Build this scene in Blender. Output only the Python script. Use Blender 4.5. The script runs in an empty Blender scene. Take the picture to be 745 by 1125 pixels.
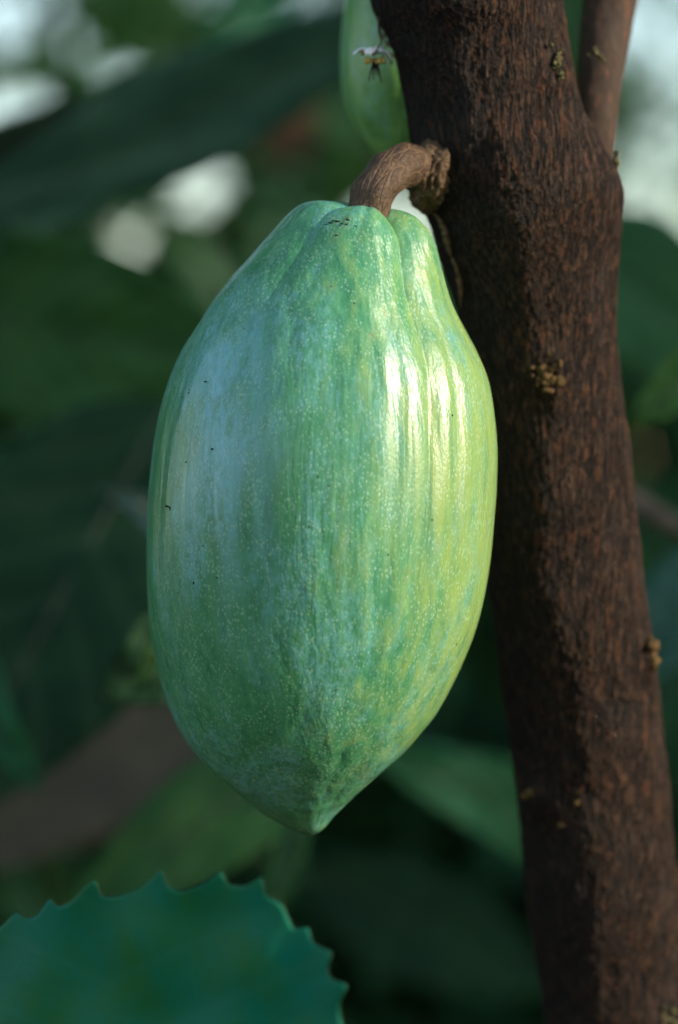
import bpy, bmesh, math, random
import numpy as np
from mathutils import Vector, Matrix, noise

random.seed(7)
rng = np.random.default_rng(11)
scene = bpy.context.scene
COL = scene.collection
R = math.radians

# ------------------------------------------------------------------ camera maths
CAM_H = 1.0
F_MM = 104.0
K = 36.0 / (F_MM * 1125.0)          # metres per photo pixel, per metre of distance
POD_Y = 0.93


def P(px, py, y):
    """world point seen at photo pixel (px,py) at distance y"""
    s = y * K
    return Vector(((px - 372.5) * s, y, CAM_H - (py - 562.5) * s))


def S(npx, y):
    return npx * y * K


def smooth_poly(pts, n):
    """Catmull-Rom through pts, resampled to n points by arc length"""
    p = np.array(pts, float)
    a = np.vstack([2 * p[0] - p[1], p, 2 * p[-1] - p[-2]])
    out = []
    for i in range(1, len(a) - 2):
        p0, p1, p2, p3 = a[i - 1], a[i], a[i + 1], a[i + 2]
        for t in np.linspace(0, 1, 14, endpoint=False):
            out.append(0.5 * (2 * p1 + (p2 - p0) * t + (2 * p0 - 5 * p1 + 4 * p2 - p3) * t * t
                              + (3 * p1 - p0 - 3 * p2 + p3) * t ** 3))
    out.append(a[-2])
    out = np.array(out)
    d = np.r_[0, np.cumsum(np.linalg.norm(np.diff(out, axis=0), axis=1))]
    q = np.linspace(0, d[-1], n)
    return np.stack([np.interp(q, d, out[:, k]) for k in range(out.shape[1])], 1)


# ------------------------------------------------------------------ object helpers
def link(o, parent=None):
    COL.objects.link(o)
    if parent is not None:
        o.parent = parent
    return o


def mesh_obj(name, verts, faces, mat, parent=None, smooth=True, loc=None):
    me = bpy.data.meshes.new(name)
    me.from_pydata([tuple(v) for v in verts], [], [tuple(f) for f in faces])
    me.update()
    if smooth:
        me.polygons.foreach_set('use_smooth', [True] * len(me.polygons))
    if mat:
        me.materials.append(mat)
    o = bpy.data.objects.new(name, me)
    link(o, parent)
    if loc is not None:
        o.location = loc
    return o


def tag(o, label=None, cat=None, group=None, kind=None):
    if label: o['label'] = label
    if cat: o['category'] = cat
    if group: o['group'] = group
    if kind: o['kind'] = kind
    return o


def thing(name, label, cat, loc=(0, 0, 0), group=None):
    o = bpy.data.objects.new(name, None)
    o.empty_display_size = 0.02
    link(o)
    o.location = loc
    return tag(o, label, cat, group)


def grid_faces(nr, nc, wrap=True):
    f = []
    m = nc if wrap else nc - 1
    for i in range(nr - 1):
        for j in range(m):
            j2 = (j + 1) % nc
            f.append((i * nc + j, i * nc + j2, (i + 1) * nc + j2, (i + 1) * nc + j))
    return f


def tube(path, radii, seg=16, cap=True, wob=0.0, seed=0.0, wscale=400.0):
    """tube mesh (verts, faces) along a list of world Vectors"""
    path = [Vector(p) for p in path]
    n = len(path)
    if not hasattr(radii, '__len__'):
        radii = [radii] * n
    verts, faces = [], []
    t_prev = None
    u = None
    for i, p in enumerate(path):
        t = (path[min(i + 1, n - 1)] - path[max(i - 1, 0)]).normalized()
        if u is None:
            ref = Vector((0, 0, 1)) if abs(t.z) < 0.9 else Vector((1, 0, 0))
            u = t.cross(ref).normalized()
        else:
            u = (u - t * u.dot(t)).normalized()
        v = t.cross(u)
        for k in range(seg):
            a = 2 * math.pi * k / seg
            d = u * math.cos(a) + v * math.sin(a)
            r = radii[i]
            if wob:
                r *= 1 + wob * noise.noise((p + d * r) * wscale + Vector((seed, 0, 0)))
            verts.append(p + d * r)
    faces = [(a, d, c, b) for (a, b, c, d) in grid_faces(n, seg)]
    if cap:
        for i, flip in ((0, True), (n - 1, False)):
            c = len(verts)
            verts.append(path[i])
            for k in range(seg):
                a, b = i * seg + k, i * seg + (k + 1) % seg
                faces.append((c, a, b) if not flip else (c, b, a))
    return verts, faces


def join_meshes(parts):
    V, Fc = [], []
    for v, f in parts:
        o = len(V)
        V += list(v)
        Fc += [tuple(i + o for i in q) for q in f]
    return V, Fc


def curve3(pts, n=24):
    return [Vector(p) for p in smooth_poly([tuple(p) for p in pts], n)]


def crumbs(center, size, n, seed, flat=None, lump=0.42):
    """cluster of irregular crusty lumps (lichen / dried flower cushions)"""
    rnd = random.Random(seed)
    parts = []
    for i in range(n):
        bm = bmesh.new()
        bmesh.ops.create_icosphere(bm, subdivisions=2, radius=1)
        off = Vector((rnd.gauss(0, .5), rnd.gauss(0, .35), rnd.gauss(0, .6))) * size
        if flat is not None:
            off -= flat * off.dot(flat) * 0.7
        r = size * lump * rnd.uniform(.35, 1.0)
        sc = Vector((rnd.uniform(.6, 1.3), rnd.uniform(.6, 1.2), rnd.uniform(.6, 1.5)))
        vs = []
        for v in bm.verts:
            c = v.co
            k = 1 + .55 * noise.noise(c * 1.9 + Vector((i * 3.1 + seed, seed, 0)))
            k += .3 * noise.noise(c * 4.5 + Vector((i * 1.3 + seed, 4, 0)))
            vs.append(center + off + Vector((c.x * sc.x, c.y * sc.y, c.z * sc.z)) * r * k)
        bm.verts.index_update()
        fs = [tuple(v.index for v in f.verts) for f in bm.faces]
        bm.free()
        parts.append((vs, fs))
    return join_meshes(parts)


# ------------------------------------------------------------------ material helpers
ALB = .78          # overall darkening of the pigments


class NT:
    def __init__(self, name):
        self.m = bpy.data.materials.new(name)
        self.m.use_nodes = True
        self.t = self.m.node_tree
        self.t.nodes.clear()
        self.out = self.n('ShaderNodeOutputMaterial')

    def n(self, kind, **kw):
        nd = self.t.nodes.new(kind)
        for k, v in kw.items():
            setattr(nd, k, v)
        return nd

    def l(self, a, b):
        self.t.links.new(a, b)

    def val(self, sock, v):
        if isinstance(v, (int, float, tuple, list)):
            sock.default_value = v
        else:
            self.l(v, sock)

    def coord(self, scale=(1, 1, 1), out='Object', loc=(0, 0, 0)):
        tc = self.n('ShaderNodeTexCoord')
        mp = self.n('ShaderNodeMapping')
        mp.inputs['Scale'].default_value = scale
        mp.inputs['Location'].default_value = loc
        self.l(tc.outputs[out], mp.inputs['Vector'])
        return mp.outputs[0]

    def noise(self, vec, scale, detail=4, rough=.55, dist=0.0):
        nd = self.n('ShaderNodeTexNoise')
        self.l(vec, nd.inputs['Vector'])
        nd.inputs['Scale'].default_value = scale
        nd.inputs['Detail'].default_value = detail
        nd.inputs['Roughness'].default_value = rough
        nd.inputs['Distortion'].default_value = dist
        return nd.outputs['Fac']

    def voro(self, vec, scale, feature='F1', rand=1.0, out='Distance'):
        nd = self.n('ShaderNodeTexVoronoi', feature=feature)
        self.l(vec, nd.inputs['Vector'])
        nd.inputs['Scale'].default_value = scale
        nd.inputs['Randomness'].default_value = rand
        return nd.outputs[out]

    def ramp(self, fac, stops, interp='LINEAR'):
        nd = self.n('ShaderNodeValToRGB')
        nd.color_ramp.interpolation = interp
        e = nd.color_ramp.elements
        while len(e) < len(stops):
            e.new(0.5)
        for i, (p, c) in enumerate(stops):
            e[i].position = p
            e[i].color = c if len(c) == 4 else (*c, 1)
        self.l(fac, nd.inputs['Fac'])
        return nd.outputs['Color']

    def rng(self, fac, a, b, c=0.0, d=1.0, smooth=True):
        nd = self.n('ShaderNodeMapRange', interpolation_type='SMOOTHSTEP' if smooth else 'LINEAR')
        self.l(fac, nd.inputs['Value'])
        for k, v in (('From Min', a), ('From Max', b), ('To Min', c), ('To Max', d)):
            nd.inputs[k].default_value = v
        return nd.outputs[0]

    def mix(self, fac, a, b, blend='MIX'):
        nd = self.n('ShaderNodeMix', data_type='RGBA', blend_type=blend)
        self.val(nd.inputs[0], fac)
        for s, v in ((nd.inputs[6], a), (nd.inputs[7], b)):
            if isinstance(v, tuple):
                s.default_value = v if len(v) == 4 else (*v, 1)
            else:
                self.l(v, s)
        return nd.outputs[2]

    def math(self, op, a, b=0.0, clamp=False):
        nd = self.n('ShaderNodeMath', operation=op, use_clamp=clamp)
        self.val(nd.inputs[0], a)
        self.val(nd.inputs[1], b)
        return nd.outputs[0]

    def bump(self, h, strength, dist, normal=None):
        nd = self.n('ShaderNodeBump')
        nd.inputs['Strength'].default_value = strength
        nd.inputs['Distance'].default_value = dist
        self.l(h, nd.inputs['Height'])
        if normal is not None:
            self.l(normal, nd.inputs['Normal'])
        return nd.outputs[0]

    def bsdf(self, color, rough=.5, spec=.5, normal=None, **kw):
        b = self.n('ShaderNodeBsdfPrincipled')
        if isinstance(color, tuple):
            b.inputs['Base Color'].default_value = (*color[:3], 1)
        else:
            self.l(self.mix(1.0, color, (ALB, ALB, ALB), 'MULTIPLY'), b.inputs['Base Color'])
        self.val(b.inputs['Roughness'], rough)
        self.val(b.inputs['Specular IOR Level'], spec)
        if normal is not None:
            self.l(normal, b.inputs['Normal'])
        for k, v in kw.items():
            self.val(b.inputs[k.replace('_', ' ')], v)
        return b.outputs[0]

    def done(self, sh):
        self.l(sh, self.out.inputs['Surface'])
        return self.m


def pod_material(name, young=False):
    t = NT(name)
    base = t.coord((1, 1, 1))
    st = t.coord((1, 1, .13))
    st2 = t.coord((1, 1, .3))
    streak = t.noise(st, 230, 5, .6)
    fine = t.noise(st2, 620, 4, .65)
    blotch = t.noise(t.coord((1, 1, .45)), 38, 3, .5)
    # pigment: deep green to light green, streaky
    if young:
        green = [(.32, (.080, .240, .050)), (.50, (.160, .390, .090)), (.70, (.25, .48, .13))]
    col = t.ramp(t.math('ADD', t.math('MULTIPLY', streak, .6), t.math('MULTIPLY', fine, .4)),
                 green if young else [(.30, (.040, .205, .090)), (.46, (.066, .275, .122)), (.58, (.092, .330, .145)),
                  (.74, (.16, .41, .18))])
    # yellow pigment streaks, plus sunlit warmth painted into the side turned to the sun
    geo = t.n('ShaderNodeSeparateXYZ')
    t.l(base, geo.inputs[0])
    ripe_sun = t.math('ADD', geo.outputs['X'], t.math('MULTIPLY', t.math('SUBTRACT', streak, .5), .12))
    ripe_sun = t.math('ADD', ripe_sun, t.math('MULTIPLY', t.math('SUBTRACT', blotch, .5), .03))
    ripe_sun = t.rng(ripe_sun, .000, .060)
    col = t.mix(t.math('MULTIPLY', ripe_sun, 0.15 if young else .72), col, (.30, .39, .080))
    # waxy bloom in soft patches; blue sky sheen painted on the left front
    bl = t.rng(t.noise(t.coord((1, 1, .38), loc=(.3, .1, .7)), 42, 6, .68), .44, .62)
    bl = t.math('MULTIPLY', bl, t.rng(t.noise(t.coord((1, 1, .5)), 520, 3, .7), .30, .65))
    bl = t.math('MULTIPLY', bl, t.math('SUBTRACT', 1.0, t.math('MULTIPLY', ripe_sun, .8)))
    ps = t.n('ShaderNodeVectorMath', operation='DISTANCE')
    t.l(t.coord((1, 1, .42)), ps.inputs[0])
    ps.inputs[1].default_value = (-.030, -.042, .012)
    pm = t.math('MULTIPLY', t.rng(ps.outputs['Value'], .030, .004), t.rng(t.noise(t.coord((1, 1, .25)), 130, 5, .65), .30, .60))
    bl = t.math('ADD', t.math('MULTIPLY', bl, .40), t.math('MULTIPLY', pm, 0.0 if young else .58), True)
    col = t.mix(bl, col, (.25, .60, .70))
    # pale lenticel specks
    sp = t.voro(t.coord((1, 1, .75)), 950)
    sp2 = t.noise(base, 300, 2, .5)
    spm = t.math('MULTIPLY', t.rng(sp, .48, .14), t.rng(t.noise(base, 110, 4, .7), .34, .62))
    col = t.mix(t.math('MULTIPLY', spm, .46), col, (.44, .66, .48))
    sq = t.voro(t.coord((1, 1, .8), loc=(.1, .2, .3)), 520)
    sqm = t.math('MULTIPLY', t.rng(sq, .24, .10), t.rng(t.noise(base, 140, 2, .5), .35, .60))
    col = t.mix(t.math('MULTIPLY', sqm, .36), col, (.46, .68, .50))
    # brownish scuffs
    sc = t.rng(t.noise(t.coord((1, 1, .6), loc=(1.3, .4, .2)), 60 if young else 95, 6, .72), .56 if young else .62, .74)
    col = t.mix(t.math('MULTIPLY', sc, .60), col, (.26, .22, .08))
    # tiny dark pits
    pt = t.voro(base, 150)
    ptm = t.math('MULTIPLY', t.rng(pt, .085, .04), t.rng(t.noise(base, 60, 2), .52, .60))
    col = t.mix(t.math('MULTIPLY', ptm, .85), col, (.035, .028, .015))
    wr = t.noise(t.coord((1, 1, .09)), 230, 2, .5, .3)
    wr2 = t.noise(t.coord((1, 1, .16)), 850, 3, .6, .8)
    h = t.math('ADD', t.math('MULTIPLY', wr, 1.0), t.math('MULTIPLY', wr2, .10))
    n1 = t.bump(h, .34, .0018)
    n2 = t.bump(t.noise(base, 1700, 2, .5), .12, .0003, n1)
    n3 = t.bump(sp, .15, .0003, n2)
    rough = t.rng(t.noise(st, 120, 4), .3, .7, .26, .40)
    tg = t.n('ShaderNodeTangent', direction_type='RADIAL', axis='Z')
    sh = t.bsdf(col, rough, .5, n3, Subsurface_Weight=.12, Subsurface_Radius=(.004, .006, .002),
                Subsurface_Scale=.5, Anisotropic=.48, Anisotropic_Rotation=.25, Tangent=tg.outputs[0])
    return t.done(sh)


def bark_material(name, smooth=False):
    t = NT(name)
    fib = t.coord((1, 1, .13))
    fib2 = t.coord((1, 1, .22), loc=(.2, .5, .1))
    a = t.noise(fib, 820, 5, .62, .5)
    b = t.noise(fib2, 1700, 4, .65, .3)
    c = t.noise(t.coord((1, 1, .6)), 60, 3, .5)
    e = t.noise(t.coord((1, 1, .9)), 900, 4, .7)
    mixf = t.math('ADD', t.math('MULTIPLY', a, .55), t.math('MULTIPLY', b, .45))
    if smooth:
        col = t.ramp(mixf, [(.32, (.025, .016, .011)), (.5, (.065, .039, .025)), (.68, (.12, .075, .048))])
    else:
        col = t.ramp(mixf, [(.41, (.004, .003, .003)), (.48, (.022, .013, .009)), (.55, (.085, .045, .027)),
                            (.66, (.23, .125, .072))])
    # red-brown flakes where the outer skin has lifted
    fl = t.rng(t.noise(t.coord((1, 1, .25), loc=(.7, .2, .4)), 430, 4, .6), .55, .68)
    col = t.mix(t.math('MULTIPLY', fl, .70), col, (.20, .075, .034))
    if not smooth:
        # black sooty mould plus shade painted into the trunk's left flank
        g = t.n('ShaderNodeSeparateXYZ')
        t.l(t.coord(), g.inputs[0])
        xx = t.math('ADD', g.outputs['X'], t.math('ADD', t.math('MULTIPLY', g.outputs['Z'], SOOT_SHADE_B), SOOT_SHADE_A))
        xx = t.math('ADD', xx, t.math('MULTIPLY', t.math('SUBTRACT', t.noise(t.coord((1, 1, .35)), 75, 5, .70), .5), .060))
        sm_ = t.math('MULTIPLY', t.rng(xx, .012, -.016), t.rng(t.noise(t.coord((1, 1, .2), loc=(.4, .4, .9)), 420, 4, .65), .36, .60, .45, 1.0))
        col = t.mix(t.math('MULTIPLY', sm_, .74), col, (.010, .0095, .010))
    # grey weathered film
    gr = t.rng(c, .50, .68)
    col = t.mix(t.math('MULTIPLY', gr, .12), col, (.075, .078, .078))
    # pale grains
    gm = t.rng(e, .64, .74)
    col = t.mix(t.math('MULTIPLY', gm, .45), col, (.16, .12, .085))
    h = t.math('ADD', t.math('MULTIPLY', a, .9), t.math('MULTIPLY', b, .5))
    h = t.math('ADD', h, t.math('MULTIPLY', e, .12))
    nrm = t.bump(h, 1.0 if not smooth else .5, .0026 if not smooth else .0012)
    sh = t.bsdf(col, .72, .22, nrm)
    d = t.n('ShaderNodeDisplacement')
    d.inputs['Scale'].default_value = .0018 if not smooth else .0010
    d.inputs['Midlevel'].default_value = .72
    t.l(h, d.inputs['Height'])
    t.l(d.outputs[0], t.out.inputs['Displacement'])
    t.m.displacement_method = 'BOTH'
    return t.done(sh)


def stalk_material():
    t = NT('woody_stalk')
    v = t.voro(t.coord((1, 1, 1), out='UV'), 1.0, 'DISTANCE_TO_EDGE')
    nz = t.noise(t.coord(), 700, 4, .65)
    base = t.ramp(nz, [(.3, (.028, .016, .009)), (.5, (.080, .045, .024)), (.72, (.16, .10, .058))])
    edge = t.rng(v, .02, .12, 1, 0)
    col = t.mix(t.math('MULTIPLY', edge, .32), base, (.20, .115, .06))
    h = t.math('ADD', t.math('MULTIPLY', edge, .35), t.math('MULTIPLY', nz, .9))
    return t.done(t.bsdf(col, .62, .3, t.bump(h, .8, .0009)))


def crust_material(name, a, b, c):
    t = NT(name)
    nz = t.noise(t.coord(), 900, 5, .7)
    col = t.ramp(nz, [(.34, a), (.5, b), (.66, c)])
    return t.done(t.bsdf(col, .85, .15, t.bump(nz, .8, .001)))


def leaf_material(name, c0, c1, rough=.34, trans=.18, vein=None, spec=.14, veinw=.35, nveins=10.0, vbump=.22):
    """u across -1..1, v along 0..1 in the UV map"""
    t = NT(name)
    tc = t.n('ShaderNodeTexCoord')
    sep = t.n('ShaderNodeSeparateXYZ')
    t.l(tc.outputs['UV'], sep.inputs[0])
    nz = t.noise(t.coord(), 35, 4, .6)
    col = t.ramp(nz, [(.35, c0), (.65, c1)])
    au = t.math('ABSOLUTE', t.math('SUBTRACT', sep.outputs['X'], .5))       # 0 at midrib .. .5 edge
    ph = t.math('SUBTRACT', t.math('MULTIPLY', sep.outputs['Y'], nveins), t.math('MULTIPLY', au, nveins * .5))
    fr = t.math('ABSOLUTE', t.math('SUBTRACT', t.math('FRACT', ph), .5))    # 0 at vein
    vm = t.rng(fr, 0, .13, 1, 0)
    if vein:
        col = t.mix(t.math('MULTIPLY', vm, veinw), col, vein)
    h = t.math('ADD', t.math('MULTIPLY', t.rng(fr, 0, .5, 0, 1), 1.0), t.math('MULTIPLY', nz, .3))
    nrm = t.bump(h, vbump, .004)
    nrm = t.bump(t.noise(t.coord(), 400, 3, .6), .15, .001, nrm)
    sh = t.bsdf(col, rough, spec, nrm)
    if trans:
        tr = t.n('ShaderNodeBsdfTranslucent')
        t.l(t.mix(.5, col, (.16, .30, .03)), tr.inputs['Color'])
        mx = t.n('ShaderNodeMixShader')
        mx.inputs[0].default_value = trans
        t.l(sh, mx.inputs[1])
        t.l(tr.outputs[0], mx.inputs[2])
        sh = mx.outputs[0]
    return t.done(sh)


def plain(name, c, rough=.6, spec=.4, var=.25, scale=500):
    t = NT(name)
    nz = t.noise(t.coord(), scale, 3, .6)
    lo = tuple(x * (1 - var) for x in c)
    hi = tuple(min(1, x * (1 + var)) for x in c)
    col = t.ramp(nz, [(.35, lo), (.65, hi)])
    return t.done(t.bsdf(col, rough, spec, t.bump(nz, .3, .0005)))


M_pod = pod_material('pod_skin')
M_pod2 = pod_material('young_pod_skin', True)
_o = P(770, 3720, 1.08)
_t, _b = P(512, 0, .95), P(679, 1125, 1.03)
SOOT_SHADE_B = (_b.x - _t.x) / (_t.z - _b.z)
SOOT_SHADE_A = -(_t.x - _o.x) - SOOT_SHADE_B * _t.z
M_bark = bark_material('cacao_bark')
M_bark_s = bark_material('smooth_branch_bark', True)
M_stalk = stalk_material()
M_crust = crust_material('ochre_crust', (.03, .017, .008), (.13, .075, .028), (.30, .20, .085))
M_lichen = crust_material('olive_lichen', (.022, .020, .009), (.10, .088, .036), (.26, .24, .11))
M_cork = crust_material('cushion_bark', (.030, .019, .011), (.125, .076, .042), (.26, .18, .11))
M_scar = plain('dry_scar', (.035, .026, .014), .8, .2)
M_petal = plain('white_petal', (.95, .95, .92), .5, .3, .12)
M_hood = plain('yellow_hood', (.50, .36, .09), .5, .3, .3)
M_stam = plain('dark_filament', (.035, .016, .022), .6, .3)
M_bud = plain('rusty_bud', (.26, .10, .03), .6, .3)
M_pedi = plain('flower_stalk', (.09, .06, .025), .6, .3)
M_twig = plain('grey_twig', (.11, .085, .06), .8, .2, .35, 120)
M_rib = plain('leaf_rib', (.03, .07, .025), .5, .3)
M_petiole = plain('leaf_stalk', (.07, .10, .035), .5, .4)

L_dark = leaf_material('deep_green_leaf', (.024, .088, .068), (.038, .12, .082), .45, .12)
L_teal = leaf_material('waxy_teal_leaf', (.001, .165, .105), (.016, .150, .045), .56, .08, vein=(.02, .19, .12), veinw=.25, spec=.14, nveins=6.0, vbump=.05)
L_mid = leaf_material('mid_green_leaf', (.024, .095, .026), (.040, .130, .032), .45, .20)
L_lime = leaf_material('light_green_leaf', (.060, .17, .035), (.10, .24, .055), .42, .40)
L_vein = leaf_material('veined_leaf', (.008, .034, .016), (.018, .055, .022), .62, .08, (.04, .085, .04), veinw=.6, spec=.08, nveins=7.0)
L_pale = leaf_material('glossy_leaf', (.030, .085, .060), (.050, .12, .075), .30, .12, spec=.5)
L_dead = leaf_material('dead_leaf', (.045, .043, .028), (.090, .080, .052), .75, .06, spec=.2)
L_emer = leaf_material('emerald_leaf', (.014, .125, .050), (.026, .165, .066), .42, .20)
L_fresh = leaf_material('fresh_leaf', (.060, .20, .085), (.095, .26, .11), .42, .30)
L_mass = leaf_material('foliage_mass', (.020, .085, .036), (.052, .155, .066), .45, .28)

# ------------------------------------------------------------------ world, sun
SUN_AZ, SUN_EL = 72.0, 19.5      # azimuth: degrees from the camera-ward direction towards +X
sx = math.sin(R(SUN_AZ)) * math.cos(R(SUN_EL))
sy = -math.cos(R(SUN_AZ)) * math.cos(R(SUN_EL))
sz = math.sin(R(SUN_EL))
SUN = Vector((sx, sy, sz))
world = bpy.data.worlds.new('World')
scene.world = world
world.use_nodes = True
wt = world.node_tree
bg = wt.nodes.get('Background') or wt.nodes.new('ShaderNodeBackground')
sky = wt.nodes.new('ShaderNodeTexSky')
sky.sky_type = 'NISHITA'
sky.sun_disc = False
sky.sun_elevation = R(SUN_EL)
sky.sun_rotation = math.atan2(sx, sy)
sky.altitude = 100
sky.air_density = 1.25
sky.dust_density = 0.5
sky.ozone_density = 1.0
wt.links.new(sky.outputs[0], bg.inputs['Color'])
bg.inputs['Strength'].default_value = 0.15
sl = bpy.data.lights.new('sun', 'SUN')
sl.energy = 3.3
sl.angle = R(.6)
sl.color = (1, .90, .74)
so = bpy.data.objects.new('sun', sl)
link(so)
so.rotation_euler = SUN.to_track_quat('Z', 'Y').to_euler()
so.location = SUN * 20

cam = bpy.data.cameras.new('camera')
cam.sensor_fit = 'VERTICAL'
cam.sensor_height = 36
cam.sensor_width = 24
cam.lens = F_MM
cam.clip_start = .02
cam.clip_end = 500
cam.dof.use_dof = True
cam.dof.focus_distance = 0.895
cam.dof.aperture_fstop = 4.7
cam.dof.aperture_blades = 6
cam.dof.aperture_rotation = R(12)
co = bpy.data.objects.new('camera', cam)
link(co)
co.location = (0, 0, CAM_H)
co.rotation_euler = (R(90), 0, 0)
scene.camera = co
vs = scene.view_settings
vs.view_transform = 'Standard'
vs.look = 'None'
vs.exposure = 0.94
vs.gamma = 1
vs.use_curve_mapping = False
scene.cycles.use_denoising = True
scene.cycles.max_bounces = 6


# ------------------------------------------------------------------ ground
def ground():
    t = NT('forest_soil')
    nz = t.noise(t.coord(), 6, 6, .65)
    v = t.voro(t.coord(), 14)
    col = t.ramp(nz, [(.35, (.022, .016, .010)), (.55, (.060, .044, .026)), (.7, (.10, .075, .045))])
    col = t.mix(t.rng(v, .25, .1, 0, .5), col, (.12, .09, .05))
    m = t.done(t.bsdf(col, .9, .1, t.bump(nz, .6, .02)))
    n = 61
    xs = np.sinh(np.linspace(-5, 5, n)) / np.sinh(5) * 200
    vs_, f = [], []
    for y in xs:
        for x in xs:
            z = 0.05 * noise.noise(Vector((x * .7, y * .7, 0))) if math.hypot(x, y) < 60 else 0
            vs_.append((x, y + 2, z - .02))
    f = grid_faces(n, n, False)
    o = mesh_obj('ground', vs_, f, m)
    tag(o, kind='structure')


ground()

# ------------------------------------------------------------------ tree
# silhouette of the trunk in photo pixels: (py, left, right, axis distance)
TR = [(-420, 318, 540, .940), (-150, 372, 585, .946), (0, 411, 613, .950), (50, 431, 622, .953), (100, 443, 635, .956),
      (130, 449, 644, .958), (160, 454, 660, .960), (185, 458, 671, .962), (215, 465, 680, .964), (245, 474, 678, .966),
      (300, 492, 675, .970), (350, 506, 675, .973), (400, 515, 679, .976), (450, 520, 684, .979), (500, 524, 690, .982),
      (600, 532, 701, .989), (700, 546, 715, .996), (800, 560, 725, 1.004), (900, 572, 735, 1.012),
      (1000, 585, 745, 1.020), (1125, 601, 757, 1.030), (1400, 634, 785, 1.045), (2200, 706, 862, 1.065),
      (3300, 770, 960, 1.08), (3720, 770, 1010, 1.08)]
TRn = smooth_poly(TR, 900)
TRn = TRn[np.argsort(TRn[:, 0])]


def trunk_at(py):
    return [np.interp(py, TRn[:, 0], TRn[:, k]) for k in (1, 2, 3)]


def trunk_pt(px, py, out=0.0):
    """point on the camera side of the trunk surface; also the outward normal"""
    l, r, y = trunk_at(py)
    c, h = (l + r) / 2, (r - l) / 2
    a = max(-.999, min(.999, (px - c) / h))
    rad = S(h, y)
    n = Vector((a, -math.sqrt(1 - a * a), 0))
    ctr = P(c, py, y)
    return ctr + n * (rad + out), n


BUMPS = [(597, 418, 24, .0036), (597, 414, 11, -.0032), (600, 90, 20, .0026), (600, 88, 9, -.0022), (690, 196, 26, .0006), (592, 872, 24, .0030), (704, 724, 20, .0034),
         (712, 1112, 26, .0035), (476, 196, 34, .0035), (620, 560, 40, .0012), (560, 260, 60, .0015), (640, 1000, 60, .0015)]


def build_trunk():
    pys = np.r_[np.linspace(-420, -30, 60), np.linspace(-25, 1150, 760), np.linspace(1160, 3720, 120)]
    nc = 300
    V = []
    bp = [(trunk_pt(px, py)[0], S(r, .97), a) for px, py, r, a in BUMPS]
    for py in pys:
        l, r, y = trunk_at(py)
        c, rad = P((l + r) / 2, py, y), S((r - l) / 2, y)
        for k in range(nc):
            a = 2 * math.pi * k / nc
            d = Vector((math.sin(a), -math.cos(a), 0))
            q = c + d * rad
            dr = .0011 * noise.noise(Vector((q.x * 70, q.y * 70, q.z * 16)))
            dr += .0008 * noise.noise(Vector((q.x * 160, q.y * 160, q.z * 60 + 9)))
            for b, br, ba in bp:
                dd = (q - b).length_squared
                if dd < br * br * 6:
                    dr += ba * math.exp(-dd / (br * br))
            V.append(q + d * (dr + .0006))
    f = grid_faces(len(pys), nc)
    return V, [(a, d, c, b) for a, b, c, d in f]


tree = thing('cacao_tree', 'leaning dark brown trunk with rough bark and a thin side branch, behind the big pod', 'tree', (P(770, 3720, 1.08).x, 1.08, 0))


def ch(name, vf, mat, parent, smooth=True, label=None):
    """child mesh given in world coordinates: moved into the parent's frame"""
    v, f = vf
    base = parent_world(parent)
    o = mesh_obj(name, [Vector(p) - base for p in v], f, mat, parent, smooth)
    if label:
        o['label'] = label
    return o


def parent_world(o):
    w = Vector((0, 0, 0))
    while o is not None:
        w += o.location
        o = o.parent
    return w


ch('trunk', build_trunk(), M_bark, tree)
# side branch behind the fork
bpts = [P(640, 330, .985), P(648, 225, .985), P(652, 160, .982), P(657, 100, .985), P(663, 50, .99), P(670, 0, .995), P(684, -90, 1.0), P(712, -260, 1.0), P(735, -420, 1.0)]
bc = curve3(bpts, 320)
brad = list(np.interp(np.linspace(0, 1, 320), [0, .25, .45, 1], [S(20, .98), S(24, .98), S(31, .98), S(33, .98)]))
ch('branch', tube(bc, brad, 120, wob=.06, wscale=60), M_bark_s, tree, label='smooth grey brown side branch rising behind the fork')


def cushion(px, py, size, n, seed, mat, label=None, out=.0032, lump=.42, pt=None):
    p, nn = trunk_pt(px, py, out)
    if pt is not None:
        p = pt
    return ch('flower_cushion', crumbs(p, S(size, .97), n, seed, nn, lump), mat, tree, label=label)


cushion(596, 414, 15, 30, 3, M_crust, 'ochre crusted flower cushion in the middle of the trunk', lump=.36, out=.0018)
cushion(598, 76, 12, 18, 8, M_lichen, 'olive lichen on a flower cushion near the fork', lump=.32)
cushion(603, 95, 8, 9, 9, M_lichen, lump=.32)
cushion(681, 184, 10, 14, 5, M_lichen, 'lichen crumbs sticking out at the fork', lump=.34, pt=P(678, 182, .966))
cushion(716, 722, 15, 26, 14, M_crust, 'ochre crust on the right edge of the trunk', lump=.36, pt=P(716, 722, .982))
cushion(586, 866, 9, 8, 21, M_crust, lump=.55)
cushion(630, 872, 5, 4, 22, M_crust)
cushion(616, 899, 3, 3, 25, M_crust, lump=.7)
cushion(718, 1112, 17, 16, 31, M_lichen, 'pale lichen patch low on the trunk', lump=.36)
p, _ = trunk_pt(657, 66)
ch('flower_cushion', crumbs(P(656, 62, .958), S(9, .96), 13, 44, Vector((0, -1, 0)), .34), M_lichen, tree)
# thin corky seam running down from the stalk
seam = [trunk_pt(x, y, .0022)[0] for x, y in [(466, 228), (478, 236), (487, 246), (494, 262), (498, 280), (505, 298), (510, 318), (511, 340)]]
sc_ = curve3(seam, 60)
ch('cork_seam', tube(sc_, list(S(3.6, .96) * (1 + .5 * np.sin(np.linspace(0, 17, 60))) * np.linspace(1, .5, 60)), 8, wob=.5, wscale=700), M_cork, tree)


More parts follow.
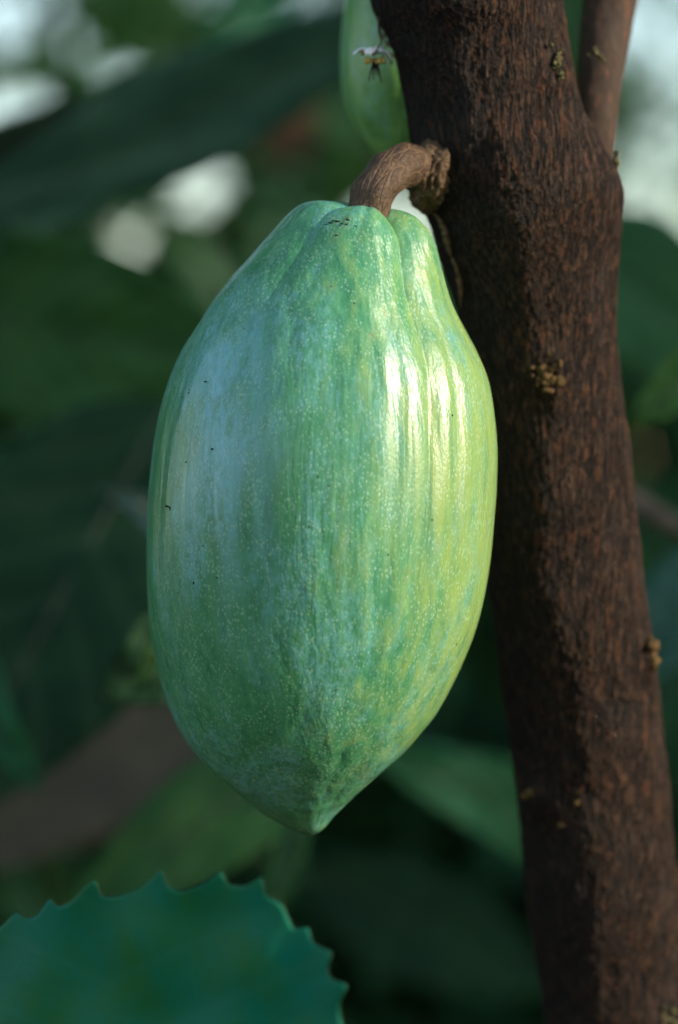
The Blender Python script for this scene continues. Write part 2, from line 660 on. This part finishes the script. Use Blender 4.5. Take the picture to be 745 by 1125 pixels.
# ------------------------------------------------------------------ pods
def make_pod(left, right, y, nr, nc, amp, tilt, seed, lobe0=0.0):
    """left/right outline in photo px -> local verts about the pod's centre"""
    Lp, Rp = smooth_poly(left, nr), smooth_poly(right, nr)
    cx = (Lp[:, 0].min() + Rp[:, 0].max()) / 2
    cy = (Lp[:, 1].min() + Lp[:, 1].max()) / 2
    ctr = P(cx, cy, y)
    th = np.linspace(-np.pi, np.pi, nc, endpoint=False)
    G = np.zeros((nr, nc, 3))
    s = y * K
    hw = np.linalg.norm((Rp - Lp) / 2, axis=1)
    kk = np.exp(-.5 * (np.arange(-60, 61) / (nr * .09)) ** 2)
    kk /= kk.sum()
    sm = np.convolve(np.r_[-hw[60:0:-1], hw, -hw[-2:-62:-1]], kk, 'valid')
    bl = np.clip(np.minimum(np.linspace(0, 1, nr) / .16, np.linspace(1, 0, nr) / .12), 0, 1)
    bl = bl * bl * (3 - 2 * bl)
    rd = hw * (1 - bl) + sm * bl
    for i in range(nr):
        c = (Lp[i] + Rp[i]) / 2
        hv = (Rp[i] - Lp[i]) / 2
        r = rd[i]
        G[i, :, 0] = (c[0] + hv[0] * np.sin(th) - cx) * s
        G[i, :, 2] = -(c[1] + hv[1] * np.sin(th) - cy) * s
        G[i, :, 1] = -r * np.cos(th) * s
    dth = np.roll(G, -1, 1) - np.roll(G, 1, 1)
    dr = np.gradient(G, axis=0)
    N = np.cross(dth, dr)
    ln = np.linalg.norm(N, axis=2, keepdims=True)
    N = np.where(ln > 1e-14, N / np.maximum(ln, 1e-14), 0)
    mid = nr // 2
    if N[mid, nc // 2, 1] > 0:
        N = -N
    f = np.linspace(0, 1, nr)
    A = np.interp(f, [p[0] for p in amp], [p[1] for p in amp])
    for i in range(nr):
        for j in range(nc):
            q = G[i, j]
            wb = .10 * noise.noise(Vector((math.sin(th[j]) * 1.3 + seed, math.cos(th[j]) * 1.3, f[i] * 3)))
            t = th[j] + wb - lobe0
            lob = abs(math.cos(2.5 * t)) ** .75 - .80
            t72 = (t + math.pi / 5) % (2 * math.pi / 5) - math.pi / 5
            sec = -.13 * math.exp(-((t72 - .02) / .10) ** 2)
            sec -= min(1, (f[i] / .3) ** 2) * (.22 * math.exp(-((t - .40) / .05) ** 2) + .18 * math.exp(-((t - .86) / .05) ** 2) + .16 * math.exp(-((t + .30) / .06) ** 2))
            lum = noise.noise(Vector((q[0] * 45 + seed, q[1] * 45, q[2] * 18))) * .0007
            lum += noise.noise(Vector((q[0] * 140 + seed, q[1] * 140, q[2] * 30))) * .00035
            asy = .74 + .46 * math.tanh((th[j] + .1) * 2.0) if abs(th[j]) < 1.6 else .9
            rr = min(1.0, math.sin(math.pi * min(1, max(0, f[i]))) * 4)
            G[i, j] = q + N[i, j] * ((lob + sec) * A[i] * asy * s + lum * rr)
    # tilt about X, top towards the camera
    ca, sa = math.cos(tilt), math.sin(tilt)
    Y, Z = G[..., 1].copy(), G[..., 2].copy() / ca
    G[..., 1] = Y * ca - Z * sa
    G[..., 2] = Y * sa + Z * ca
    V = G.reshape(-1, 3)
    return ctr, V, grid_faces(nr, nc), G


LEFT = [(404, 239), (388, 231), (368, 225.5), (348, 224), (331, 228), (315, 241), (298, 260), (276, 287), (254, 310), (233, 335), (216, 360),
        (200, 387), (186, 420), (175, 458), (166, 508), (161, 557), (159, 600), (160, 645), (165, 697), (175, 745),
        (190, 789), (210, 821), (238, 853), (276, 887), (309, 909), (330, 919), (341, 923)]
RIGHT = [(404, 239), (416, 235), (430, 235), (445, 239), (459, 248), (474, 268), (483, 299), (494, 332), (508, 360), (524, 390), (536, 420), (543, 460),
         (546, 497), (545, 540), (543, 565), (538, 615), (529, 664), (513, 714), (491, 763), (469, 800), (436, 835),
         (397, 868), (370, 895), (355, 914), (341, 923)]
AMP = [(0, .5), (.02, 7), (.06, 14), (.12, 14), (.18, 11.5), (.28, 8.5), (.40, 7.0), (.55, 4.6), (.75, 3.2), (.9, 1.8), (.97, .6), (1, 0)]
TILT = R(6)
ctr1, V1, F1, G1 = make_pod(LEFT, RIGHT, POD_Y, 300, 400, AMP, TILT, 2.0)
pod = thing('cacao_pod', 'large ridged green cacao pod, yellow on its sunlit side, hanging by a bent brown stalk', 'cacao pod', ctr1)
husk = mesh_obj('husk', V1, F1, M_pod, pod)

# lookup from photo pixel to pod surface (front half)
_W = G1 + np.array(ctr1)
_px = _W[..., 0] / (_W[..., 1] * K) + 372.5
_py = (CAM_H - _W[..., 2]) / (_W[..., 1] * K) + 562.5
_front = _W[..., 1] < POD_Y + .02


def pod_pt(px, py, out=.0002):
    d = (_px - px) ** 2 + (_py - py) ** 2 + np.where(_front, 0, 1e9)
    i, j = np.unravel_index(np.argmin(d), d.shape)
    v = Vector(_W[i, j])
    n = (v - Vector(ctr1)).normalized()
    return v + n * out


def scratch(pts, w, n=14):
    path = [pod_pt(*p, out=.0001) for p in smooth_poly(pts, n)]
    return tube(path, [S(w, .9) * (.35 + .65 * math.sin(math.pi * (i + .5) / n)) for i in range(n)], 6, wob=.4, wscale=900)


SCR = [([(360, 243), (372, 244), (384, 247), (392, 249)], 1.1), ([(378, 239), (384, 243), (389, 250)], 1.3), ([(372, 250), (380, 243), (383, 238)], 1.2),
       ([(356, 248), (362, 245), (368, 247)], .9), ([(364, 252), (368, 257), (373, 260)], .9), ([(352, 243), (357, 244)], 1.2),
       ([(232, 536), (231, 531), (233, 525)], 1.3), ([(211, 556), (217, 552), (223, 549)], 1.1), ([(268, 508), (271, 513)], 1.5),
       ([(224, 534), (232, 537)], .8), ([(178, 558), (184, 556), (187, 559)], 1.1), ([(200, 436), (206, 433), (209, 428)], 1.0),
       ([(281, 548), (285, 543)], .9), ([(257, 541), (263, 542)], .7), ([(480, 486), (487, 484), (494, 480)], .9), ([(186, 738), (191, 735)], 1.8),
       ([(327, 350), (329, 356)], .9), ([(420, 318), (424, 321)], .9), ([(290, 455), (294, 457)], .8)]
SPK = [(525, 495), (495, 457), (226, 456), (240, 452), (245, 490), (235, 494), (195, 473), (205, 508), (197, 534), (256, 568), (224, 600), (240, 634),
       (267, 636), (247, 647), (225, 605), (212, 640), (180, 470), (228, 420), (330, 808), (334, 832), (245, 700), (300, 395), (262, 690), (270, 455)]
for p_, w_ in SCR:
    ch('scar', scratch(p_, w_), M_scar, pod)
for k, (x, y) in enumerate(SPK):
    ch('speck', crumbs(pod_pt(x, y, 0), S(1.7 + 1.0 * ((k * 37) % 10) / 10, .9) * .8, 1, k, None, .7), M_scar, pod)

# bent woody stalk
sp_ = [P(404, 252, .918), P(404, 236, .916), P(409, 216, .916), P(419, 200, .919), P(434, 186, .925), P(450, 182, .934), P(466, 190, .948), P(480, 198, .965)]
path = curve3(sp_, 70)
rad = list(np.interp(np.linspace(0, 1, 70), [0, .15, .3, .5, .65, .8, 1], [S(22, .92), S(24, .92), S(24, .92), S(25, .92), S(26, .92), S(26, .93), S(27, .94)]))
seg = 40
vf = tube(path, rad, seg, wob=.15, wscale=170)
stalk = ch('stalk', vf, M_stalk, pod)
uvl = stalk.data.uv_layers.new(name='UVMap')
for poly in stalk.data.polygons:
    for li in poly.loop_indices:
        vi = stalk.data.loops[li].vertex_index
        i, k = divmod(min(vi, 70 * seg - 1), seg)
        uvl.data[li].uv = (k * 20 / seg, i * 8 / 70)
# scaly cushion where the stalk leaves the trunk
bmc = bmesh.new()
bmesh.ops.create_icosphere(bmc, subdivisions=5, radius=1)
cc = P(473, 192, .951)
cv = []
for v in bmc.verts:
    c = v.co
    k = 1 + .16 * noise.noise(c * 1.7 + Vector((4, 1, 2)))
    k += .12 * (1 - 2 * abs(noise.noise(Vector((c.x * 3.2, c.y * 3.2, c.z * 4.5)) + Vector((2, 7, 1))))) + .05 * noise.noise(c * 11)
    cv.append(cc + Vector((c.x * S(25, .95), c.y * .020, c.z * S(39, .95) + c.x * S(6, .95))) * k)
bmc.verts.index_update()
cf = [tuple(v.index for v in f.verts) for f in bmc.faces]
bmc.free()
ch('stalk_cushion', (cv, cf), M_cork, pod)
# papery spur by the cushion
spur = curve3([trunk_pt(462, 184, .006)[0], trunk_pt(474, 181, .007)[0], trunk_pt(486, 184, .005)[0], trunk_pt(497, 177, .004)[0]], 16)
ch('bract', tube(spur, [S(w, .95) for w in np.interp(np.linspace(0, 1, 16), [0, .4, .7, 1], [3, 4, 2.2, .4])], 8, wob=.4, wscale=500), M_cork, pod)

# second pod behind the trunk
PY2 = 1.013
LEFT2 = [(456, -150), (438, -152), (420, -142), (403, -110), (390, -62), (380, -10), (374, 35), (373, 72), (376, 102), (384, 127), (397, 150), (414, 172), (434, 190), (450, 198), (460, 200)]
RIGHT2 = [(456, -150), (474, -152), (492, -142), (509, -110), (522, -62), (532, -10), (538, 35), (539, 72), (536, 102), (528, 127), (515, 150), (500, 172), (482, 190), (468, 198), (460, 200)]
ctr2, V2, F2, G2 = make_pod(LEFT2, RIGHT2, PY2, 160, 220, [(0, 1), (.1, 9), (.3, 8), (.6, 6), (.9, 3), (1, 0)], R(2), 6.0, .35)
pod2 = thing('cacao_pod', 'smaller green pod partly hidden behind the trunk, above the brown stalk', 'cacao pod', ctr2)
mesh_obj('husk', V2, F2, M_pod2, pod2)
p2 = curve3([P(456, -146, PY2), P(456, -180, 1.025), P(462, -215, 1.0), P(475, -225, .965)], 30)
ch('stalk', tube(p2, S(15, 1.0), 18, wob=.1, wscale=260), M_cork, pod2)

# ------------------------------------------------------------------ flower in front of the second pod
FY = .945


def FP(px, py, dy=0.0):
    return P(px, py, FY + dy)


fl = thing('cacao_flower', 'tiny white and yellow flower dangling in front of the smaller pod', 'flower', FP(412, 55))
ped = curve3([P(424, 8, .962), FP(417, 18), FP(416, 34), FP(419, 46), FP(414, 54), FP(411, 60)], 30)
ch('pedicel', tube(ped, S(1.1, FY), 8), M_pedi, fl)


def petal(root, tip, width, bulge, nv=7, nu=12):
    root, tip = Vector(root), Vector(tip)
    ax = tip - root
    side = Vector((0, 1, 0)) if abs(ax.normalized().y) < .8 else Vector((1, 0, 0))
    side = (side - ax.normalized() * side.dot(ax.normalized())).normalized()
    up = side.cross(ax).normalized()
    if up.z < 0:
        up = -up
    top, bot = [], []
    for i in range(nu):
        u = i / (nu - 1)
        w = width * (math.sin(math.pi * min(1, .12 + .80 * u)) ** .7)
        for j in range(nv):
            v = -1 + 2 * j / (nv - 1)
            q = root + ax * u + side * (w * v) + up * (bulge * (math.sin(math.pi * u * .9) - .35 * v * v))
            top.append(q)
            bot.append(q - up * .00018)
    f = grid_faces(nu, nv, False)
    n = len(top)
    fs = f + [tuple(n + i for i in reversed(q)) for q in f]
    rim = [j for j in range(nv)] + [i * nv + nv - 1 for i in range(1, nu)] + [(nu - 1) * nv + j for j in range(nv - 2, -1, -1)] + [i * nv for i in range(nu - 2, 0, -1)]
    for a, b in zip(rim, rim[1:] + rim[:1]):
        fs.append((a, a + n, b + n, b))
    return top + bot, fs


for (tx, ty, dy) in ((388, 61, -.001), (430, 66, 0.0), (404, 60, -.007), (420, 58, .006)):
    ch('petal', petal(FP(411, 57), FP(tx, ty, dy), S(7, FY), S(7, FY)), M_petal, fl)
for (tx, ty, dy) in ((394, 64, -.002), (405, 69, -.004), (420, 70, -.002), (414, 66, .003)):
    ch('hood', crumbs(FP((411 + tx) / 2, (60 + ty) / 2 + 2, dy), S(6, FY), 3, tx, None, .7), M_hood, fl)
for (tx, ty, dy) in ((405, 90, -.002), (410, 88, .002), (419, 91, -.001), (415, 84, .002)):
    c = curve3([FP(412, 66), FP(412 + (tx - 412) * .6, 77, dy), FP(tx, ty, dy)], 12)
    ch('staminode', tube(c, [S(w, FY) for w in np.linspace(1.8, .5, 12)], 8), M_stam, fl)
bud = thing('flower_bud', 'rusty brown withered buds at the edge of the trunk beside the flower', 'flower buds', P(430, 60, .96))
ch('bud', crumbs(P(425, 47, .962), S(5, .96), 5, 71, None, .55), M_bud, bud)
ch('bud', crumbs(P(430, 64, .96), S(5, .96), 5, 72, None, .55), M_bud, bud)
ch('pedicel', tube(curve3([P(419, 20, .965), P(418, 34, .962), P(424, 46, .962), P(436, 57, .955), P(448, 62, .955)], 24), S(1.2, .96), 8), M_pedi, bud)


# ------------------------------------------------------------------ leaves
def leaf(name, label, base, tip, halfw, roll, mat, petiole=None, bend=.08, fold=.12, ripple=.02, serr=0, pointy=1.0, rib=True, group='blurred leaves behind the pod', nu=40, nv=17, ribmat=None, seed=0, cat='leaf'):
    """base/tip = (px, py, distance); halfw in px; roll: degrees about the midrib, 0 = facing the camera"""
    b, tpt = P(*base), P(*tip)
    ym = (base[2] + tip[2]) / 2
    ax = tpt - b
    Ln = ax.length
    ax.normalize()
    n0 = Vector((0, -1, 0))
    n0 = (n0 - ax * n0.dot(ax)).normalized()
    n = Matrix.Rotation(R(roll), 3, ax) @ n0
    side = ax.cross(n).normalized()
    W = S(halfw, ym)
    root = thing(name, label, cat, b, group)
    V, uv = [], []
    for i in range(nu):
        u = i / (nu - 1)
        w = W * (max(0.0, math.sin(math.pi * u ** (.85))) ** (.75 * pointy)) if 0 < u < 1 else W * .02
        c = b + ax * (Ln * u) + n * (bend * Ln * (4 * u * (1 - u)))
        for j in range(nv):
            v = -1 + 2 * j / (nv - 1)
            z = abs(v) * w * fold + ripple * Ln * v * v * math.sin(u * 17 + seed + (1.5 if v > 0 else 0)) * .5
            z += .004 * noise.noise(Vector((u * 6 + seed, v * 2, seed)))
            V.append(c + side * (w * v) + n * z)
            uv.append((.5 + .5 * v, u))
    o = ch('blade', (V, grid_faces(nu, nv, False)), mat, root)
    l = o.data.uv_layers.new(name='UVMap')
    for lp in o.data.loops:
        l.data[lp.index].uv = uv[lp.vertex_index]
    md = o.modifiers.new('thickness', 'SOLIDIFY')
    md.thickness = .0005
    md.offset = -1
    if rib:
        path = [b + ax * (Ln * u) + n * (bend * Ln * (4 * u * (1 - u)) + .0004) for u in np.linspace(0, .97, 24)]
        ch('midrib', tube(path, list(np.linspace(.0018, .0005, 24)), 8), ribmat or M_rib, root)
    if petiole:
        ch('petiole', tube(curve3([b + ax * .003, P(*petiole[0]), P(*petiole[1])] if len(petiole) > 1 else [b + ax * .003, (b + P(*petiole[0])) / 2 - Vector((0, 0, .004)), P(*petiole[0])], 16), .0016, 8), M_petiole, root)
    return root


# foreground serrated leaf
def serrated_leaf():
    y = .835
    out = [(-160, 1290), (-135, 1200), (-95, 1120), (-45, 1060)]
    teeth = [(-18, 1030), (2, 1018), (19, 1000), (26, 1010), (40, 1008), (56, 985), (62, 998), (80, 990), (98, 969), (106, 966), (110, 985), (128, 986), (152, 978),
             (170, 964), (177, 953), (184, 974), (200, 980), (222, 972), (236, 962), (243, 955), (250, 972), (270, 974), (288, 963), (292, 984), (310, 993), (323, 1022),
             (340, 1018), (342, 1036), (355, 1042), (366, 1046), (359, 1066), (363, 1076), (383, 1082), (372, 1102), (374, 1118), (380, 1135), (384, 1150)]
    low = [(382, 1190), (372, 1240), (350, 1300), (310, 1350), (260, 1395), (200, 1430), (150, 1455), (90, 1440), (20, 1410), (-60, 1370), (-120, 1330)]
    ol = np.array(out + teeth + low, float)
    # densify
    pts = []
    for a, b in zip(ol, np.roll(ol, -1, 0)):
        k = max(2, int(np.linalg.norm(b - a) / 5))
        for t in np.linspace(0, 1, k, endpoint=False):
            pts.append(a + (b - a) * t)
    pts = np.array(pts)
    for _ in range(1):
        pts = .25 * np.roll(pts, 1, 0) + .5 * pts + .25 * np.roll(pts, -1, 0)
    c = np.array([120.0, 1190.0])
    nr = 36
    V, uv = [], []
    for i in range(nr):
        f = (i / (nr - 1)) ** .8
        for p in pts:
            q = c + (p - c) * max(f, .002)
            dx, dz = (q[0] - 120) / 260.0, (q[1] - 1200) / 240.0
            # a cupped, wavy blade: top edge leans back, left side turns up to the sky
            dep = .010 * (-dz) - .010 * dz * dz - .048 * dx + .012 * abs(dx) ** 1.5
            dep += .0018 * math.sin(q[0] * .055 + q[1] * .02) * max(0, f) + .003 * noise.noise(Vector((q[0] * .012, q[1] * .012, 3)))
            V.append(P(q[0], q[1], y + dep))
            uv.append((.5 + dx * .5, .5 - dz * .5))
    root = thing('serrated_leaf', 'dark blue green leaf with a toothed edge below the big pod', 'leaf', P(150, 1455, y - .05))
    o = ch('blade', (V, grid_faces(nr, len(pts))), L_teal, root)
    l = o.data.uv_layers.new(name='UVMap')
    for lp in o.data.loops:
        l.data[lp.index].uv = uv[lp.vertex_index]
    md = o.modifiers.new('thickness', 'SOLIDIFY')
    md.thickness = .0005
    md.offset = 0
    # thin reddish-brown margin
    m = len(pts)
    edge = [Vector(v) for v in V[(nr - 1) * m:]]
    ch('margin', tube(edge + edge[:1], S(.9, y), 6, cap=False), plain('leaf_margin', (.018, .045, .022), .6, .1), root)
    ch('petiole', tube(curve3([P(150, 1452, y - .034), P(170, 1560, y + .0), P(230, 1750, y + .06), P(240, 2500, y + .1), P(235, 3900, y + .12)], 40), .0022, 10), M_petiole, root)


serrated_leaf()
B = 'blurred leaves behind the pod'
leaf('broad_leaf', 'long dark blue green leaf slanting across the upper left', (470, 10, 1.55), (-130, 310, 1.45), 72, -40, L_dark, [(620, -60, 1.6)], bend=-.05, seed=1)
leaf('broad_leaf', 'pale shiny leaf at the left edge above the long slanting leaf', (-150, 260, 1.9), (230, 60, 1.8), 95, 48, L_pale, [(-260, 320, 1.9)], seed=2)
leaf('broad_leaf', 'wide dull green leaf left of the pod shoulder', (-120, 330, 1.52), (290, 400, 1.46), 105, 8, L_mid, [(-250, 340, 1.52)], bend=.05, seed=3)
leaf('broad_leaf', 'dark leaf with a pale midrib hanging left of the pod', (190, 440, 1.46), (-60, 900, 1.38), 150, 10, L_vein, [(230, 380, 1.5)], bend=.04, seed=4, ribmat=plain('pale_rib', (.05, .075, .04), .6, .3))
leaf('broad_leaf', 'small bluish leaf tip touching the left edge of the pod', (240, 650, 1.30), (112, 535, 1.28), 26, 52, L_pale, [(280, 700, 1.3)], seed=5)
leaf('broad_leaf', 'bright green leaf half hidden behind the lower left of the pod', (290, 640, 1.20), (110, 770, 1.18), 60, -12, L_vein, [(300, 620, 1.2)], seed=6)
leaf('dead_leaf', 'withered brown leaf behind the lower left of the pod', (270, 715, 1.95), (-60, 960, 1.85), 92, 12, L_dead, [(330, 680, 1.95)], seed=7, ribmat=M_twig, cat='dead leaf')
leaf('broad_leaf', 'olive green leaf slanting between the pod tip and the toothed leaf', (380, 800, 1.42), (60, 1030, 1.34), 62, 14, L_mid, [(440, 770, 1.45)], seed=8)
leaf('broad_leaf', 'narrow light green leaf under the pod tip', (335, 890, 1.30), (296, 1020, 1.27), 20, 15, L_mid, [(345, 850, 1.32)], seed=9)
leaf('broad_leaf', 'bright green leaf between the pod and the lower trunk', (690, 960, 1.62), (390, 815, 1.50), 50, 20, L_emer, [(760, 1000, 1.5)], seed=10)
leaf('broad_leaf', 'dark green leaf low beside the base of the trunk', (340, 960, 2.0), (620, 1090, 1.9), 62, -8, L_vein, [(280, 930, 2.0)], seed=11)
leaf('broad_leaf', 'broad green leaf right of the trunk below the bright gap', (640, 250, 1.90), (830, 410, 1.84), 86, 30, L_fresh, [(600, 200, 1.90)], seed=12)
leaf('broad_leaf', 'light green leaf tip pointing at the right side of the trunk', (800, 380, 1.25), (692, 470, 1.22), 30, 10, L_lime, [(860, 340, 1.28)], seed=13)
leaf('broad_leaf', 'dark green leaf right of the lower trunk', (800, 600, 1.45), (690, 760, 1.40), 50, 12, L_dark, [(850, 560, 1.5)], seed=14)
tw = thing('twig', 'thin grey brown twig crossing behind the right side of the trunk', 'twig', P(900, 650, 1.35))
ch('stem', tube(curve3([P(560, 470, 1.38), P(690, 545, 1.36), P(745, 578, 1.35), P(900, 650, 1.34), P(1200, 760, 1.34)], 40), list(np.linspace(.0045, .006, 40)), 12, wob=.2, wscale=90), M_twig, tw)


# ------------------------------------------------------------------ background plants
def to_px(p):
    return p[0] / (p[1] * K) + 372.5, (CAM_H - p[2]) / (p[1] * K) + 562.5


# clear gaps through which the sky is seen
GAPS = [(222, 208, 22, 16), (145, 262, 12, 12), (138, 100, 16, 13), (10, 150, 60, 46), (2, 15, 24, 32), (440, 238, 40, 30),
        (750, 30, 80, 50), (735, 200, 75, 62), (755, 120, 50, 40)]


def leaf_cloud(boxes, n, size, seed, gaps=True, droop=.5):
    """n leaf blades scattered through ellipsoids [(centre, radii)]"""
    rnd = random.Random(seed)
    V, Fc = [], []
    tot = sum(r[0] * r[1] * r[2] for _, r in boxes)
    for c, r in boxes:
        k = int(n * r[0] * r[1] * r[2] / tot)
        for _ in range(k):
            while True:
                q = Vector((rnd.uniform(-1, 1), rnd.uniform(-1, 1), rnd.uniform(-1, 1)))
                if .15 < q.length < 1:
                    break
            p = Vector((c[0] + q.x * r[0], c[1] + q.y * r[1], c[2] + q.z * r[2]))
            if p.z < .03:
                continue
            L = size * rnd.uniform(.6, 1.25)
            if gaps and p.y > .4:
                x, y = to_px(p)
                m = L * .22 / (p.y * K)
                if any(((x - gx) / (gw + m)) ** 2 + ((y - gy) / (gh + m)) ** 2 < 1 for gx, gy, gw, gh in GAPS):
                    continue
            d = Vector((q.x + rnd.gauss(0, .6), q.y + rnd.gauss(0, .6), rnd.gauss(0, .45) - droop)).normalized()
            sd = d.cross(Vector((rnd.gauss(0, .5), rnd.gauss(0, .5), 1))).normalized()
            nn = sd.cross(d).normalized()
            w = L * rnd.uniform(.17, .24)
            a = p - d * (L / 2)
            o = len(V)
            V += [a, a + d * L * .35, a + d * L * .7 - nn * L * .03, a + d * L - nn * L * .1,
                  a + d * L * .33 + sd * w + nn * w * .3, a + d * L * .68 + sd * w * .8, a + d * L * .33 - sd * w + nn * w * .3, a + d * L * .68 - sd * w * .8]
            Fc += [(o, o + 4, o + 1), (o, o + 1, o + 6), (o + 1, o + 4, o + 5, o + 2), (o + 1, o + 2, o + 7, o + 6), (o + 2, o + 5, o + 3), (o + 2, o + 3, o + 7)]
    return V, Fc


def bush(name, label, cat, x, y, trunk_h, trunk_r, boxes, n, size, seed, group, gaps=True):
    t = thing(name, label, cat, (x, y, 0), group)
    top = Vector((x, y, 0))
    tp = curve3([(x, y, -.02), (x + .03, y, trunk_h * .4), (x - .02, y + .03, trunk_h * .75), (x, y, trunk_h)], 30)
    ps = [tube(tp, list(np.linspace(trunk_r, trunk_r * .4, 30)), 12, wob=.15, wscale=20)]
    ch('trunk', ps[0], M_twig, t)
    limbs = []
    for c, r in boxes:
        c = Vector(c)
        s = tp[int(29 * min(.95, max(.2, (c.z - r[2]) / max(trunk_h, .01))))]
        limbs.append(tube(curve3([s, (s + c) / 2 + Vector((0, 0, .06)), c], 12), list(np.linspace(trunk_r * .5, trunk_r * .12, 12)), 8))
    ch('limbs', join_meshes(limbs), M_twig, t)
    ch('crown', leaf_cloud(boxes, n, size, seed, gaps), L_mass, t, smooth=False)
    return t


G_ = 'shrubs standing behind the tree'
bush('shrub', 'dense dark shrub behind the left of the pod', 'shrub', -.42, 2.3, 1.1, .018, [((-.40, 2.3, 1.0), (.33, .3, .35)), ((-.28, 2.5, .66), (.35, .3, .33)), ((-.5, 2.4, 1.3), (.25, .25, .2))], 900, .13, 21, G_)
bush('shrub', 'dark shrub in the shade between the pod and the lower trunk', 'shrub', .12, 2.7, .8, .016, [((.10, 2.7, .72), (.38, .3, .34)), ((.0, 2.9, .40), (.45, .3, .35))], 900, .13, 22, G_)
bush('shrub', 'dark shrub at the right edge behind the lower trunk', 'shrub', .55, 2.5, 1.0, .016, [((.45, 2.5, .80), (.28, .3, .30)), ((.42, 2.6, .5), (.3, .3, .3))], 600, .13, 23, G_)
fw = mesh_obj('background_foliage', *leaf_cloud([((-1.6, 6.4, 1.1), (1.8, .9, 1.5)), ((.2, 6.8, .9), (1.6, .9, 1.25)), ((1.8, 6.2, .8), (1.3, .9, 1.2)), ((-.3, 7.2, 2.0), (1.8, .7, 1.0)), ((1.5, 7.2, 2.1), (1.2, .7, .8))], 17000, .17, 31), L_mass, smooth=False)
tag(fw, 'mass of dark green foliage far behind the tree', 'foliage', kind='stuff')
# unseen trees added at right, left and overhead to keep the background dim
q0 = Vector((0.0, 2.4, 1.0)) + SUN * 3.2
q1 = Vector((0.0, 4.6, 1.0)) + SUN * 3.4
q2 = Vector((0.0, 1.62, 1.0)) + SUN * 3.0
bush('added_shade_tree', 'unseen tall tree added beyond the right edge to block the sun', 'tree', q0.x, q0.y, q0.z - .2, .07, [(tuple(q0), (.85, .8, .9)), (tuple(q1), (1.2, 1.2, 1.2)), (tuple(q2), (.5, .42, .8))], 4200, .24, 41, 'unseen trees added for shade', False)
q3 = Vector((0.9, 6.6, 1.2)) + SUN * 4
bush('added_shade_tree', 'unseen leafy tree added at the left to dim the background', 'tree', -1.9, 3.4, 1.8, .07, [((-1.9, 3.4, 1.7), (.7, 1.5, 1.3)), ((-1.5, 2.0, 2.1), (.5, .5, .6))], 2600, .22, 43, 'unseen trees added for shade', False)
bush('added_shade_tree', 'unseen spreading tree added over the shrubs to block the sky', 'tree', -1.1, 3.6, 2.6, .07, [((-.6, 3.2, 3.1), (1.4, 1.5, .5)), ((.8, 4.2, 3.2), (1.3, 1.4, .5)), ((-1.9, 2.6, 2.0), (.6, 1.0, 1.0))], 3600, .24, 42, 'unseen trees added for shade', False)

bush('sunlit_tree', 'pale sunlit tree far behind the right side of the trunk', 'tree', 1.05, 9.5, 1.6, .05, [((1.0, 9.5, 1.95), (.9, .7, .75)), ((.9, 9.3, 1.2), (.8, .6, .6))], 1100, .15, 51, 'trees behind the shrubs', False)
bpy.data.objects['sunlit_tree'].children[-1].data.materials[0] = leaf_material('sunlit_leaf', (.12, .27, .07), (.20, .36, .12), .45, .5)

leaf('broad_leaf', 'dark green leaf seen through the fork of the trunk', (600, -90, 1.30), (655, 110, 1.27), 42, 10, L_mid, [(590, -150, 1.3)], seed=15)

leaf('broad_leaf', 'pale green drooping leaf at the left edge above the withered leaf', (-60, 650, 1.34), (45, 870, 1.30), 34, 24, L_emer, [(-120, 600, 1.36)], seed=16)
leaf('broad_leaf', 'faint grey green leaf blurred above the long slanting leaf', (190, -10, 2.6), (115, 75, 2.6), 32, 10, L_lime, [(220, -40, 2.6)], seed=17)
leaf('broad_leaf', 'fresh green leaf blurred near the top edge left of the smaller pod', (330, -30, 2.7), (215, 45, 2.6), 34, -10, L_emer, [(360, -50, 2.7)], seed=18)
leaf('dead_leaf', 'rusty brown leaf blurred between the long slanting leaf and the stalk', (350, 120, 2.9), (285, 185, 2.9), 30, 10, leaf_material('rusty_leaf', (.11, .06, .03), (.16, .09, .045), .7, .1), [(380, 95, 2.9)], seed=19, cat='dead leaf')

leaf('broad_leaf', 'thin lime green leaf edge peeping out beside the lower left of the pod', (200, 660, 1.16), (152, 752, 1.15), 11, 0, L_lime, [(230, 620, 1.17)], seed=20)
